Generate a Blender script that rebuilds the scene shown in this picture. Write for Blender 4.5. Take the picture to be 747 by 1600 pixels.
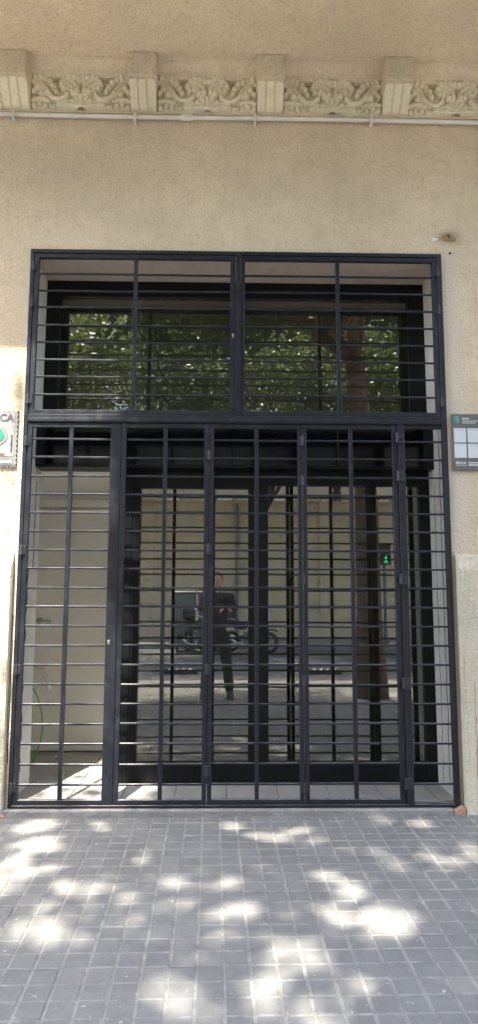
import bpy, bmesh, math, random
import numpy as np
from mathutils import Vector, Matrix, Euler
from math import sin, cos, pi, radians as RAD, tan

for o in list(bpy.data.objects): bpy.data.objects.remove(o)
S = bpy.context.scene
COL = S.collection

# ------------------------------------------------------------------ camera
CAM = Vector((0.0, -4.4499, 1.2877))
PITCH, YAW, ROLL, FPX = RAD(7.274), RAD(1.169), RAD(0.158), 1089.1
F = Vector((sin(YAW)*cos(PITCH), cos(YAW)*cos(PITCH), sin(PITCH)))
RT = Vector((cos(YAW), -sin(YAW), 0)); UP = RT.cross(F)
R2 = RT*cos(ROLL) + UP*sin(ROLL); U2 = UP*cos(ROLL) - RT*sin(ROLL)
cd = bpy.data.cameras.new('camera'); cam = bpy.data.objects.new('camera', cd); COL.objects.link(cam)
cd.sensor_fit = 'VERTICAL'; cd.sensor_height = 24; cd.lens = 24*FPX/1600
cd.clip_start = 0.02; cd.clip_end = 2000
M3 = Matrix((R2, U2, -F)).transposed()
cam.matrix_world = Matrix.Translation(CAM) @ M3.to_4x4()
S.camera = cam

# ------------------------------------------------------------------ sky, sun, exposure
EL, AZ = RAD(66), RAD(15)            # sun behind the viewer, a little to the left
W = bpy.data.worlds.new('World'); S.world = W; W.use_nodes = True
wn = W.node_tree.nodes; wl = W.node_tree.links
sky = wn.new('ShaderNodeTexSky'); sky.sky_type = 'NISHITA'; sky.sun_disc = False
sky.sun_elevation = EL; sky.sun_rotation = RAD(195); sky.air_density = 1.0; sky.dust_density = 3.0; sky.ozone_density = 0.6
bg = wn['Background']; bg.inputs['Strength'].default_value = 0.15
wl.new(sky.outputs[0], bg.inputs[0])
sl = bpy.data.lights.new('sun', 'SUN'); sun = bpy.data.objects.new('sun', sl); COL.objects.link(sun)
sl.energy = 2.0; sl.angle = RAD(0.7); sl.color = (1.0, 0.93, 0.82)
TO_SUN = Vector((-sin(AZ)*cos(EL), -cos(AZ)*cos(EL), sin(EL)))
sun.rotation_euler = TO_SUN.to_track_quat('Z', 'Y').to_euler(); sun.location = (-3, -12, 25)
KX, KY = -TO_SUN.x/TO_SUN.z, -TO_SUN.y/TO_SUN.z     # metres along X and Y that a shadow moves per metre of height
vs = S.view_settings; vs.view_transform = 'Standard'; vs.look = 'None'; vs.gamma = 1; vs.exposure = 3.5
S.render.engine = 'CYCLES'
try:
    S.cycles.max_bounces = 10; S.cycles.diffuse_bounces = 5; S.cycles.transparent_max_bounces = 16
    S.cycles.sample_clamp_indirect = 6
except Exception: pass

# ------------------------------------------------------------------ materials
MAT = {}
class NT:
    def __init__(s, name):
        m = bpy.data.materials.new(name); m.use_nodes = True; s.m = m
        s.t = m.node_tree; s.b = s.t.nodes['Principled BSDF']; s.out = s.t.nodes['Material Output']; MAT[name] = m
        s._c = None
    def n(s, typ, **kw):
        x = s.t.nodes.new('ShaderNode'+typ)
        for k, v in kw.items():
            if k.startswith('i_'): x.inputs[k[2:].replace('_', ' ')].default_value = v
            else: setattr(x, k, v)
        return x
    def l(s, a, b): s.t.links.new(a, b)
    def coord(s, scale=None, world=True):
        if world:
            if not s._c: s._c = s.n('NewGeometry').outputs['Position']
            c = s._c
        else: c = s.n('TexCoord').outputs['Object']
        if scale is None: return c
        mp = s.n('Mapping'); mp.inputs['Scale'].default_value = scale; s.l(c, mp.inputs[0]); return mp.outputs[0]
    def noise(s, scale, detail=4, rough=.55, co=None, dist=0):
        x = s.n('TexNoise'); x.inputs['Scale'].default_value = scale; x.inputs['Detail'].default_value = detail
        x.inputs['Roughness'].default_value = rough; x.inputs['Distortion'].default_value = dist
        s.l(co if co is not None else s.coord(), x.inputs['Vector']); return x.outputs['Fac']
    def ramp(s, fac, stops):
        r = s.n('ValToRGB'); e = r.color_ramp.elements
        while len(e) < len(stops): e.new(.5)
        for i, (p, c) in enumerate(stops):
            e[i].position = p; e[i].color = c if len(c) == 4 else (*c, 1)
        s.l(fac, r.inputs[0]); return r.outputs[0]
    def gray(s, fac, a, b, va=0., vb=1.):
        r = s.n('MapRange'); r.inputs[1].default_value = a; r.inputs[2].default_value = b
        r.inputs[3].default_value = va; r.inputs[4].default_value = vb; s.l(fac, r.inputs[0]); return r.outputs[0]
    def mix(s, fac, a, b, mode='MIX'):
        x = s.n('Mix', data_type='RGBA', blend_type=mode)
        for i, v in ((0, fac), (6, a), (7, b)):
            if hasattr(v, 'links'): s.l(v, x.inputs[i])
            else: x.inputs[i].default_value = v if i == 0 else ((*v, 1) if len(v) == 3 else v)
        return x.outputs[2]
    def math(s, op, a, b=0.):
        x = s.n('Math', operation=op)
        for i, v in ((0, a), (1, b)):
            if hasattr(v, 'links'): s.l(v, x.inputs[i])
            else: x.inputs[i].default_value = v
        return x.outputs[0]
    def col(s, c):
        if hasattr(c, 'links'): s.l(c, s.b.inputs['Base Color'])
        else: s.b.inputs['Base Color'].default_value = (*c, 1)
    def rough(s, r):
        if hasattr(r, 'links'): s.l(r, s.b.inputs['Roughness'])
        else: s.b.inputs['Roughness'].default_value = r
    def bump(s, h, strength=.3, dist=.01):
        b = s.n('Bump'); b.inputs['Strength'].default_value = strength; b.inputs['Distance'].default_value = dist
        s.l(h, b.inputs['Height']); s.l(b.outputs[0], s.b.inputs['Normal'])

def plain(name, c, r=.5, metal=0., var=.15, scale=8, bump=0, spec=.5):
    m = NT(name); nz = m.noise(scale, 5, .6)
    lo = tuple(max(0, v*(1-var)) for v in c); hi = tuple(min(1, v*(1+var)) for v in c)
    m.col(m.ramp(nz, [(.3, lo), (.7, hi)])); m.rough(r)
    m.b.inputs['Metallic'].default_value = metal; m.b.inputs['Specular IOR Level'].default_value = spec
    if bump: m.bump(m.noise(scale*12, 4), bump, .004)
    return m

def stucco(name, base, grain=1., stain=(.30, .22, .13), smooth=False, streak=.5):
    m = NT(name); p = m.coord()
    big = m.noise(.9, 6, .62); mid = m.noise(6, 7, .68); blot = m.noise(18, 5, .6); fine = m.noise(58, 4, .65); vf = m.noise(150, 2, .5)
    c = m.mix(m.gray(big, .35, .68), tuple(v*.84 for v in base), tuple(min(1, v*1.10) for v in base))
    c = m.mix(m.gray(mid, .46, .72, 0, .6), c, stain)
    c = m.mix(m.gray(blot, .52, .72, 0, .45*grain), c, tuple(v*.74 for v in base))
    sv = m.noise(3.2, 6, .65, m.coord((2.4, 2.4, .25)))           # rain runs
    c = m.mix(m.gray(sv, .52, .80, 0, streak*.6), c, tuple(v*.60 for v in base))
    c = m.mix(m.gray(fine, .34, .46, .62*grain, 0), c, tuple(v*.52 for v in base))
    c = m.mix(m.gray(vf, .54, .72, 0, .45*grain), c, tuple(min(1, v*1.4) for v in base))
    m.col(c); m.rough(.93); m.b.inputs['Specular IOR Level'].default_value = .15
    h = m.math('ADD', m.math('MULTIPLY', fine, 1.2*grain), m.math('ADD', m.math('MULTIPLY', blot, 1.0), mid))
    m.bump(h, .8, .014)
    return m

# facade stucco: roughcast plus the smooth cement strip left when the grille was fitted
m = stucco('stucco', (.66, .54, .375), 1.0, (.50, .40, .275), streak=.45)
sep = m.n('SeparateXYZ'); m.l(m.coord(), sep.inputs[0])
wob = m.math('MULTIPLY', m.math('SUBTRACT', m.noise(4.5, 4), .5), .14)
xr = m.math('ADD', sep.outputs[0], wob)
strip = m.math('MULTIPLY', m.gray(xr, 1.44, 1.46), m.gray(xr, 1.50, 1.62, 1, 0))
strip = m.math('MULTIPLY', strip, m.gray(m.math('ADD', sep.outputs[2], wob), 3.66, 3.60))
xl = m.math('ADD', sep.outputs[0], m.math('MULTIPLY', wob, .35))
stl = m.math('MULTIPLY', m.gray(xl, -1.30, -1.31), m.gray(xl, -1.345, -1.325))
stl = m.math('MULTIPLY', stl, m.gray(sep.outputs[2], 3.66, 3.62))
cur = m.b.inputs['Base Color'].links[0].from_socket
c2 = m.mix(m.math('MULTIPLY', m.math('MAXIMUM', strip, stl), .75), cur, (.58, .51, .42))
# brown weathering stain round an old fixing
dx = m.math('SUBTRACT', sep.outputs[0], 1.512); dz = m.math('SUBTRACT', sep.outputs[2], 3.752)
rr = m.math('SQRT', m.math('ADD', m.math('MULTIPLY', dx, dx), m.math('MULTIPLY', m.math('MULTIPLY', dz, dz), 2.2)))
c2 = m.mix(m.gray(m.math('ADD', rr, wob), .02, .11, .7, 0), c2, (.22, .15, .09)); m.col(c2)

stucco('soffit_stucco', (.72, .605, .43), .9, (.60, .49, .34), streak=0)
stucco('ornament', (.72, .645, .46), .4, (.58, .50, .34), streak=.2)
stucco('block_stucco', (.64, .55, .385), 1., (.46, .385, .265), streak=.3)
stucco('plinth_stone', (.60, .535, .41), .8, (.48, .41, .30), streak=.7)
stucco('cement', (.25, .24, .225), .7, (.17, .155, .14), streak=.2)
stucco('brick_red', (.45, .25, .17), .8, (.3, .2, .15), streak=0)
stucco('street_wall', (.68, .57, .40), .6, (.42, .36, .26), streak=.8)
m = stucco('jamb_plaster', (.68, .64, .57), .4, (.54, .45, .34), streak=.3)
cr = m.noise(5, 6, .7, m.coord((3, 3, .35)), .8)
cur = m.b.inputs['Base Color'].links[0].from_socket
m.col(m.mix(m.gray(m.math('ABSOLUTE', m.math('SUBTRACT', cr, .5)), .001, .006, .35, 0), cur, (.2, .15, .11)))

stucco('lintel_plaster', (.60, .50, .42), .4, (.48, .38, .30), streak=0)
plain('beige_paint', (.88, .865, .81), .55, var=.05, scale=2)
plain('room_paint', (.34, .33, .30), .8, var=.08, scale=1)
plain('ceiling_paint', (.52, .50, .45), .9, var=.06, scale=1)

m = NT('steel_paint')                                    # dark anthracite enamel, chalky with wear
nz = m.noise(14, 6, .65); n2 = m.noise(70, 4, .7, m.coord((1, 1, .25)))
c = m.ramp(nz, [(.3, (.006, .007, .011)), (.7, (.012, .014, .021))])
c = m.mix(m.gray(n2, .60, .76, 0, .6), c, (.085, .085, .095))
gn = m.n('NewGeometry'); sx = m.n('SeparateXYZ'); m.l(gn.outputs['Normal'], sx.inputs[0])
dust = m.math('MULTIPLY', m.gray(sx.outputs[2], .5, .95), m.gray(m.noise(24, 4), .3, .65, .15, .9))   # upward faces painted paler as a glint on the bar tops
c = m.mix(dust, c, (.24, .235, .23))
m.col(c); m.rough(m.gray(nz, .3, .7, .32, .55)); m.bump(n2, .12, .002)
m.b.inputs['Specular IOR Level'].default_value = .42
plain('hinge_steel', (.035, .036, .042), .42, .3, .3, 30)
plain('brass', (.62, .58, .45), .3, .9, .2, 30)
plain('dark_alu', (.005, .005, .0065), .36, 0, .3, 5, spec=.3)
plain('black_panel', (.004, .004, .006), .14, 0, .3, 2, spec=.4)
plain('tube_white', (.88, .86, .82), .4, 0, .04, 9)
plain('pvc', (.62, .59, .55), .45, 0, .08, 9)
plain('green_hose', (.05, .36, .08), .4)
plain('plaque_grey', (.205, .20, .20), .4, .0, .06, 20)
plain('plaque_light', (.255, .25, .25), .4, .0, .05, 20)
plain('plaque_text', (.08, .078, .078), .5)
plain('board_grey', (.115, .11, .108), .4, var=.1)
plain('paper', (.55, .57, .58), .35, var=.05)
plain('paper_edge', (.40, .41, .42), .4)
plain('print_white', (.55, .55, .55), .5)
plain('emerald', (.03, .22, .14), .4)
plain('emblem_teal', (.10, .26, .24), .4)
plain('dark_hole', (.03, .022, .018), .9)
plain('white_spot', (.8, .78, .74), .8)
plain('rust_brown', (.27, .18, .11), .9, bump=.4)
plain('chrome', (.7, .7, .72), .12, 1., .05)
plain('rubber', (.018, .018, .018), .75)
plain('moto_black', (.012, .012, .014), .22)
plain('moto_paint', (.02, .022, .03), .2)
plain('engine_grey', (.16, .16, .17), .4, .7)
plain('clear_plastic', (.55, .62, .66), .1)
plain('container_plastic', (.13, .155, .15), .5, var=.12, scale=3)
plain('container_lid', (.20, .225, .215), .5)
plain('pole_grey', (.10, .11, .11), .5)
plain('signal_black', (.015, .016, .015), .5)
plain('skin', (.46, .28, .20), .5, var=.06)
plain('hair', (.030, .024, .020), .6, var=.3, scale=60)
plain('shirt', (.03, .032, .042), .85, var=.25, scale=20, bump=.2)
plain('trousers', (.016, .016, .02), .85, var=.25, scale=16, bump=.2)
plain('shoe', (.02, .02, .02), .6)
plain('phone_body', (.02, .02, .025), .15)
plain('eye', (.05, .04, .03), .2)
plain('road_white', (.70, .69, .66), .7, var=.15, scale=25)
m = NT('green_light'); m.b.inputs['Emission Color'].default_value = (.02, 1, .45, 1); m.b.inputs['Emission Strength'].default_value = .35; m.col((.02, .3, .16))

m = NT('terracotta'); oi = m.n('ObjectInfo')
m.col(m.mix(m.gray(m.noise(20, 4), .3, .7, 0, .6), m.ramp(oi.outputs['Random'], [(0, (.48, .27, .16)), (1, (.66, .46, .30))]), (.55, .47, .36))); m.rough(.85)

def paving(name, dusty):
    m = NT(name); oi = m.n('ObjectInfo')
    big = m.noise(1.3, 5, .6); mid = m.noise(16, 6, .65); f = m.noise(180, 3, .6)
    if not dusty:
        c = m.ramp(oi.outputs['Random'], [(0, (.138, .136, .126)), (.5, (.152, .150, .139)), (1, (.168, .165, .152))])
        c = m.mix(m.gray(mid, .35, .75, 0, .5), c, (.235, .229, .212))
        c = m.mix(m.gray(big, .42, .70, 0, .55), c, (.115, .113, .107))
        c = m.mix(m.gray(m.noise(5.5, 6, .7), .54, .74, 0, .4), c, (.095, .093, .088))
        c = m.mix(m.gray(f, .30, .40, .5, 0), c, (.065, .064, .062))
        sp = m.noise(34, 2, .5); c = m.mix(m.gray(sp, .72, .76, 0, .6), c, (.50, .49, .46))
    else:
        c = m.mix(m.gray(mid, .35, .7), (.18, .174, .158), (.32, .308, .28))
        c = m.mix(m.gray(m.noise(2.3, 4), .40, .60, .35, 0), c, (.16, .158, .155))
    m.col(c); m.rough(.85); m.b.inputs['Specular IOR Level'].default_value = .25
    m.bump(m.math('ADD', f, m.math('MULTIPLY', mid, 1.5)), .35, .004)
paving('paving_pad', False); paving('paving_joint', True)

m = NT('floor_tile'); nz = m.noise(5, 5)
m.col(m.ramp(nz, [(.3, (.30, .29, .275)), (.7, (.42, .405, .385))])); m.rough(.4); m.bump(m.noise(120, 3), .1, .002)
m = NT('asphalt'); f = m.noise(160, 3, .7); b = m.noise(1.2, 5)
m.col(m.mix(m.gray(f, .3, .7), m.ramp(b, [(.3, (.045, .046, .05)), (.7, (.075, .075, .078))]), (.11, .11, .11))); m.rough(.85); m.bump(f, .4, .006)
m = NT('earth'); m.col(m.ramp(m.noise(3, 6), [(.3, (.10, .075, .05)), (.7, (.17, .13, .09))])); m.rough(.95)
m = NT('bark'); nz = m.noise(9, 6, .7, m.coord((1, 1, .3), True), 1.2)
m.col(m.ramp(nz, [(.3, (.040, .026, .019)), (.55, (.105, .064, .045)), (.75, (.20, .145, .105))])); m.rough(.9); m.bump(nz, .8, .03)

def leafmat(name, a, b, t):
    m = NT(name); nz = m.noise(2.6, 3); n2 = m.noise(23, 2)
    c = m.mix(m.gray(m.math('ADD', m.math('MULTIPLY', nz, .6), m.math('MULTIPLY', n2, .4)), .35, .65), a, b)
    m.col(c); m.rough(.45)
    tr = m.n('BsdfTranslucent'); tr.inputs[0].default_value = (*t, 1)
    mx = m.n('MixShader'); mx.inputs[0].default_value = .32
    m.l(m.b.outputs[0], mx.inputs[1]); m.l(tr.outputs[0], mx.inputs[2]); m.l(mx.outputs[0], m.out.inputs[0])
leafmat('leaf', (.030, .048, .016), (.070, .095, .034), (.12, .16, .045))
leafmat('leaf_dark', (.032, .046, .018), (.080, .102, .038), (.15, .19, .06))

m = NT('window_glass')                                   # solar glass: strong mirror outside, dark tint through it
gl = m.n('BsdfGlossy'); gl.inputs['Roughness'].default_value = 0.0; gl.inputs['Color'].default_value = (.96, .94, .91, 1)
tp = m.n('BsdfTransparent'); tp.inputs[0].default_value = (.62, .64, .58, 1)
fr = m.n('Fresnel'); fr.inputs[0].default_value = 1.5
bp = m.n('Bump'); bp.inputs['Strength'].default_value = .02; bp.inputs['Distance'].default_value = .01
m.l(m.noise(2.2, 2, .5), bp.inputs['Height']); m.l(bp.outputs[0], gl.inputs['Normal'])
mx = m.n('MixShader'); m.l(m.math('ADD', fr.outputs[0], .145), mx.inputs[0])
m.l(tp.outputs[0], mx.inputs[1]); m.l(gl.outputs[0], mx.inputs[2])
df = m.n('BsdfDiffuse'); df.inputs[0].default_value = (.45, .42, .35, 1); mx2 = m.n('MixShader')     # film of street dust
m.l(m.gray(m.noise(3, 5, .6), .3, .7, .012, .045), mx2.inputs[0]); m.l(mx.outputs[0], mx2.inputs[1]); m.l(df.outputs[0], mx2.inputs[2]); m.l(mx2.outputs[0], m.out.inputs[0])

# ------------------------------------------------------------------ mesh helpers
class MB:
    def __init__(s): s.v = []; s.f = []; s.mi = []
    def add(s, vs, fs, mi=0):
        n = len(s.v); s.v += [tuple(p) for p in vs]; s.f += [tuple(i+n for i in f) for f in fs]; s.mi += [mi]*len(fs); return s
    def box(s, x0, x1, y0, y1, z0, z1, mi=0):
        return s.add([(x0,y0,z0),(x1,y0,z0),(x1,y1,z0),(x0,y1,z0),(x0,y0,z1),(x1,y0,z1),(x1,y1,z1),(x0,y1,z1)],
                     [(0,3,2,1),(4,5,6,7),(0,1,5,4),(1,2,6,5),(2,3,7,6),(3,0,4,7)], mi)
    def tube(s, pts, rad, n=8, mi=0, cap=True):
        pts = [Vector(p) for p in pts]; m_ = len(pts)
        if not hasattr(rad, '__len__'): rad = [rad]*m_
        vs = []; ref = None
        for i, p in enumerate(pts):
            d = (pts[min(i+1, m_-1)] - pts[max(i-1, 0)]).normalized()
            if ref is None:
                ref = Vector((0,0,1)) if abs(d.z) < .9 else Vector((1,0,0))
            a = (ref - d*ref.dot(d)).normalized(); ref = a; b = d.cross(a)
            for k in range(n):
                t = 2*pi*k/n; vs.append(p + (a*cos(t) + b*sin(t))*rad[i])
        fs = [(i*n+k, i*n+(k+1)%n, (i+1)*n+(k+1)%n, (i+1)*n+k) for i in range(m_-1) for k in range(n)]
        if cap: fs += [tuple(reversed(range(n))), tuple(range((m_-1)*n, m_*n))]
        return s.add(vs, fs, mi)
    def prism(s, poly, a0, a1, axis='y', mi=0):
        n = len(poly)
        def P(u, v, w): return {'y': (u, w, v), 'x': (w, u, v), 'z': (u, v, w)}[axis]
        vs = [P(u, v, a0) for u, v in poly] + [P(u, v, a1) for u, v in poly]
        return s.add(vs, [tuple(range(n)), tuple(reversed(range(n, 2*n)))] + [(i, i+n, (i+1)%n+n, (i+1)%n) for i in range(n)], mi)
    def ball(s, c, r, nu=12, nv=8, mi=0):
        if not hasattr(r, '__len__'): r = (r, r, r)
        vs = [(c[0], c[1], c[2]-r[2])]
        for i in range(1, nv):
            t = pi*i/nv
            for k in range(nu): a = 2*pi*k/nu; vs.append((c[0]+r[0]*sin(t)*cos(a), c[1]+r[1]*sin(t)*sin(a), c[2]-r[2]*cos(t)))
        vs.append((c[0], c[1], c[2]+r[2])); L = len(vs)-1
        fs = [(0, 1+(k+1)%nu, 1+k) for k in range(nu)]
        for i in range(nv-2):
            for k in range(nu): a = 1+i*nu; fs.append((a+k, a+(k+1)%nu, a+nu+(k+1)%nu, a+nu+k))
        a = 1+(nv-2)*nu; fs += [(a+k, a+(k+1)%nu, L) for k in range(nu)]
        return s.add(vs, fs, mi)
    def torus(s, c, R, r, axis='x', n=28, k=8, mi=0):
        vs = []; fs = []
        for i in range(n):
            a = 2*pi*i/n
            for j in range(k):
                b = 2*pi*j/k; q = R + r*cos(b); u, v, w = q*cos(a), q*sin(a), r*sin(b)
                d = {'x': (w, u, v), 'y': (u, w, v), 'z': (u, v, w)}[axis]; vs.append((c[0]+d[0], c[1]+d[1], c[2]+d[2]))
        for i in range(n):
            for j in range(k): fs.append((i*k+j, ((i+1)%n)*k+j, ((i+1)%n)*k+(j+1)%k, i*k+(j+1)%k))
        return s.add(vs, fs, mi)
    def mesh(s, name, mats, shift=(0,0,0), bevel=0, smooth=False, segs=1):
        me = bpy.data.meshes.new(name)
        me.from_pydata([(v[0]-shift[0], v[1]-shift[1], v[2]-shift[2]) for v in s.v], [], s.f)
        for mm in (mats if isinstance(mats, (list, tuple)) else [mats]): me.materials.append(MAT[mm])
        if any(s.mi): me.polygons.foreach_set('material_index', s.mi)
        bm = bmesh.new(); bm.from_mesh(me)
        bmesh.ops.recalc_face_normals(bm, faces=bm.faces)
        if bevel: bmesh.ops.bevel(bm, geom=bm.edges[:], offset=bevel, segments=segs, affect='EDGES', profile=.6, clamp_overlap=True)
        bm.to_mesh(me); bm.free()
        if smooth: me.polygons.foreach_set('use_smooth', [True]*len(me.polygons))
        me.update(); return me

ORG = {}
def tag(o, label=None, cat=None, group=None, kind=None):
    for k, v in (('label', label), ('category', cat), ('group', group), ('kind', kind)):
        if v: o[k] = v
    return o
def thing(name, label, cat, loc=(0,0,0), group=None):
    o = bpy.data.objects.new(name, None); COL.objects.link(o); o.location = loc; o.empty_display_size = .1
    ORG[o] = Vector(loc); return tag(o, label, cat, group)
def link(name, me, parent=None, loc=None, org=None):
    o = bpy.data.objects.new(name, me); COL.objects.link(o)
    if parent: o.parent = parent
    if loc is not None: o.location = Vector(loc) - (ORG[parent] if parent else Vector((0,0,0)))
    ORG[o] = ORG[parent] if parent else Vector((0,0,0))
    if parent and loc is not None: ORG[o] = Vector(loc)
    return o
def obj(name, mb, mat, parent=None, **kw):
    sh = ORG[parent] if parent else (0,0,0)
    return link(name, mb.mesh(name, mat, sh, **kw), parent)
def struct(name, mb, mat, **kw): return tag(obj(name, mb, mat, None, **kw), kind='structure')
def inst(name, me, loc, parent): return link(name, me, parent, loc)
def copy_tree(o, parent=None):
    c = o.copy(); COL.objects.link(c); c.parent = parent
    for ch in [x for x in o.children]: copy_tree(ch, c)
    return c
def text_obj(name, s, size, loc, mat, parent, rot=(pi/2, 0, 0), depth=.001, align='LEFT', bold=0.):
    cu = bpy.data.curves.new(name, 'FONT'); cu.body = s; cu.size = size; cu.extrude = depth; cu.align_x = align; cu.offset = bold
    t = bpy.data.objects.new('tmp', cu); COL.objects.link(t)
    me = bpy.data.meshes.new_from_object(t.evaluated_get(bpy.context.evaluated_depsgraph_get()))
    bpy.data.objects.remove(t); bpy.data.curves.remove(cu)
    me.materials.clear(); me.materials.append(MAT[mat])
    o = link(name, me, parent, loc); o.rotation_euler = rot; return o

random.seed(7); rng = np.random.default_rng(11)

# ================================================================== SETTING: ground, pavement, road
SLOPE = .039; YF = -2.45; ZF = SLOPE*YF         # footway falls from the facade, level further out
def gz(y): return SLOPE*y if y > YF else ZF
mb = MB(); mb.add([(-400,-400,-.45),(400,-400,-.45),(400,60,-.45),(-400,60,-.45)], [(0,1,2,3)]); struct('ground', mb, 'earth')
mb = MB(); mb.box(-60, 60, -17, -7.15, -.40, -.225); struct('road', mb, 'asphalt')
mb = MB(); mb.add([(-12,0.02,-.004),(12,0.02,-.004),(12,YF,ZF-.004),(-12,YF,ZF-.004),(12,-7,ZF-.004),(-12,-7,ZF-.004),
                   (-12,-7,-.42),(12,-7,-.42),(12,.02,-.42),(-12,.02,-.42)],
                  [(0,1,2,3),(3,2,4,5),(5,4,7,6)]); pave = struct('pavement', mb, 'paving_joint')
mb = MB()
for i in range(24):
    x = -12 + i; mb.box(x+.003, x+.997, -7.15, -7.0, -.40, ZF)
kerb = struct('kerb', mb, 'cement', bevel=.008)
mb = MB(); mb.box(-60, 60, -21, -17, -.42, -.10); struct('far_pavement', mb, 'cement')
mb = MB(); mb.box(-60, 60, -8.05, -7.95, -.22, -.221+.004); mb.box(-60, 60, -12.05, -11.93, -.22, -.217); struct('lane_line', mb, 'road_white')

# paving tiles, 20 cm with four raised pads; laid a degree off the facade
JR = RAD(.929); JX, JY = -.224, -.06
def tile_mesh(seed):
    r = random.Random(seed); mb = MB()
    mb.add([(.0003,.0003,0),(.1997,.0003,0),(.1997,.1997,0),(.0003,.1997,0)], [(0,1,2,3)], 1)
    gx, gy, h, bv = .0048, .0034, .0034, .0026
    for a in (0, 1):
        for b in (0, 1):
            x0, x1, y0, y1 = a*.1+gx, a*.1+.1-gx, b*.1+gy, b*.1+.1-gy
            t = [h + r.uniform(-.0009, .0009) for _ in range(4)]
            j = lambda: r.uniform(-.0012, .0012)
            o = [(x0+j(),y0+j(),0),(x1+j(),y0+j(),0),(x1+j(),y1+j(),0),(x0+j(),y1+j(),0)]
            u = [(x0+bv,y0+bv,t[0]),(x1-bv,y0+bv,t[1]),(x1-bv,y1-bv,t[2]),(x0+bv,y1-bv,t[3])]
            mb.add(o+u, [(4,5,6,7)]); mb.add(o+u, [(0,1,5,4),(1,2,6,5),(2,3,7,6),(3,0,4,7)], 1)
    return mb
TM = [tile_mesh(i) for i in range(8)]
TME = [t.mesh('paving_tile', ['paving_pad', 'paving_joint']) for t in TM]
field = MB(); Rt = Matrix.Rotation(JR, 3, 'Z'); nt = 0
for i in range(-42, 42):
    for j in range(0, 34):
        p = Rt @ Vector((i*.2, -(j+1)*.2, 0)); x, y = p.x+JX, p.y+JY
        if abs(x+.1) > 8 or y < -6.95: continue
        k = random.randrange(8)
        dz = random.uniform(-.0012, .0012)
        near = -1.55 < x < 1.55 and y > -2.42
        if (x+.25-2.16)**2 + (y+.2+5.0)**2 < .55: continue       # tree pit
        sl = SLOPE if y > YF else 0
        if near and nt < 300:
            o = inst('paving_tile', TME[k], (x, y, gz(y)+dz), pave)
            o.rotation_euler = (math.atan(sl) + random.uniform(-.0022, .0022), random.uniform(-.0022, .0022), JR); nt += 1
        else:
            M_ = Matrix.Translation((x, y, gz(y)+dz)) @ Matrix.Rotation(JR, 4, 'Z') @ Matrix.Rotation(math.atan(sl), 4, 'X')
            n0 = len(field.v)
            t = TM[k]; field.v += [tuple(M_ @ Vector(v)) for v in t.v]; field.f += [tuple(q+n0 for q in f) for f in t.f]; field.mi += t.mi
tag(obj('paving_tile_field', field, ['paving_pad', 'paving_joint'], pave), kind='stuff')

# ================================================================== BUILDING
XL, XR, ZT, ZB = -1.3058, 1.4536, 3.6224, .0413
B = thing('building', 'beige roughcast stucco building front with ornamented balcony brackets', 'building', (0, .2, 0))
mb = MB(); mb.box(-7, XL-.002, 0, .45, -.1, 8); mb.box(XR+.002, 7, 0, .45, -.1, 8); mb.box(XL-.002, XR+.002, 0, .45, ZT+.004, 8)
obj('wall', mb, 'stucco', B)
# reveal plaster (jambs and lintel soffit), cracked
jm = MB(); jm.box(XL-.03, XL+.001, .012, .452, .03, ZT); obj('jamb', jm, 'jamb_plaster', B)
jm = MB(); jm.box(XR-.001, XR+.03, .012, .452, .03, ZT); obj('jamb', jm, 'jamb_plaster', B)
jm = MB(); jm.box(XL+.001, XR-.001, .012, .452, ZT-.012, ZT+.03); obj('lintel_soffit', jm, 'lintel_plaster', B)
# crumbled render edge along the window frame on the right jamb
r = random.Random(3)
def crack(name, pts, w, y, mat, nrm='y'):
    mb = MB(); L, Rr = [], []
    for a, z in pts:
        ww = w*r.uniform(.4, 1.3)
        L.append((a-ww, z)); Rr.append((a+ww, z))
    for i in range(len(pts)-1):
        q = [L[i], Rr[i], Rr[i+1], L[i+1]]
        if nrm == 'y': v = [(a, y-.002, z) for a, z in q] + [(a, y+.004, z) for a, z in q]
        else: v = [(y-.002, a, z) for a, z in q] + [(y+.004, a, z) for a, z in q]
        mb.add(v, [(0,1,2,3),(4,7,6,5),(0,4,5,1),(1,5,6,2),(2,6,7,3),(3,7,4,0)])
    return obj(name, mb, mat, B)
def walk(a, z0, z1, n, j):
    return [(a + r.uniform(-j, j), z0 + (z1-z0)*i/n) for i in range(n+1)]
crack('crack', walk(.17, .12, 3.5, 40, .012), .0035, XR-.001, 'dark_hole', 'x')
crack('crack', walk(.30, .10, 2.1, 30, .008), .0025, XR-.001, 'dark_hole', 'x')
crack('crack', walk(.33, 1.5, 2.1, 10, .006), .003, XL+.001, 'dark_hole', 'x')
crack('crack', walk(.20, .2, 1.5, 24, .02), .0022, XL+.001, 'dark_hole', 'x')
crack('crack', walk(1.556, -.02, .80, 26, .005), .0016, -.052, 'rust_brown')
crack('crack', walk(-1.322, .3, 1.2, 14, .004), .002, -.0005, 'dark_hole')
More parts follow.
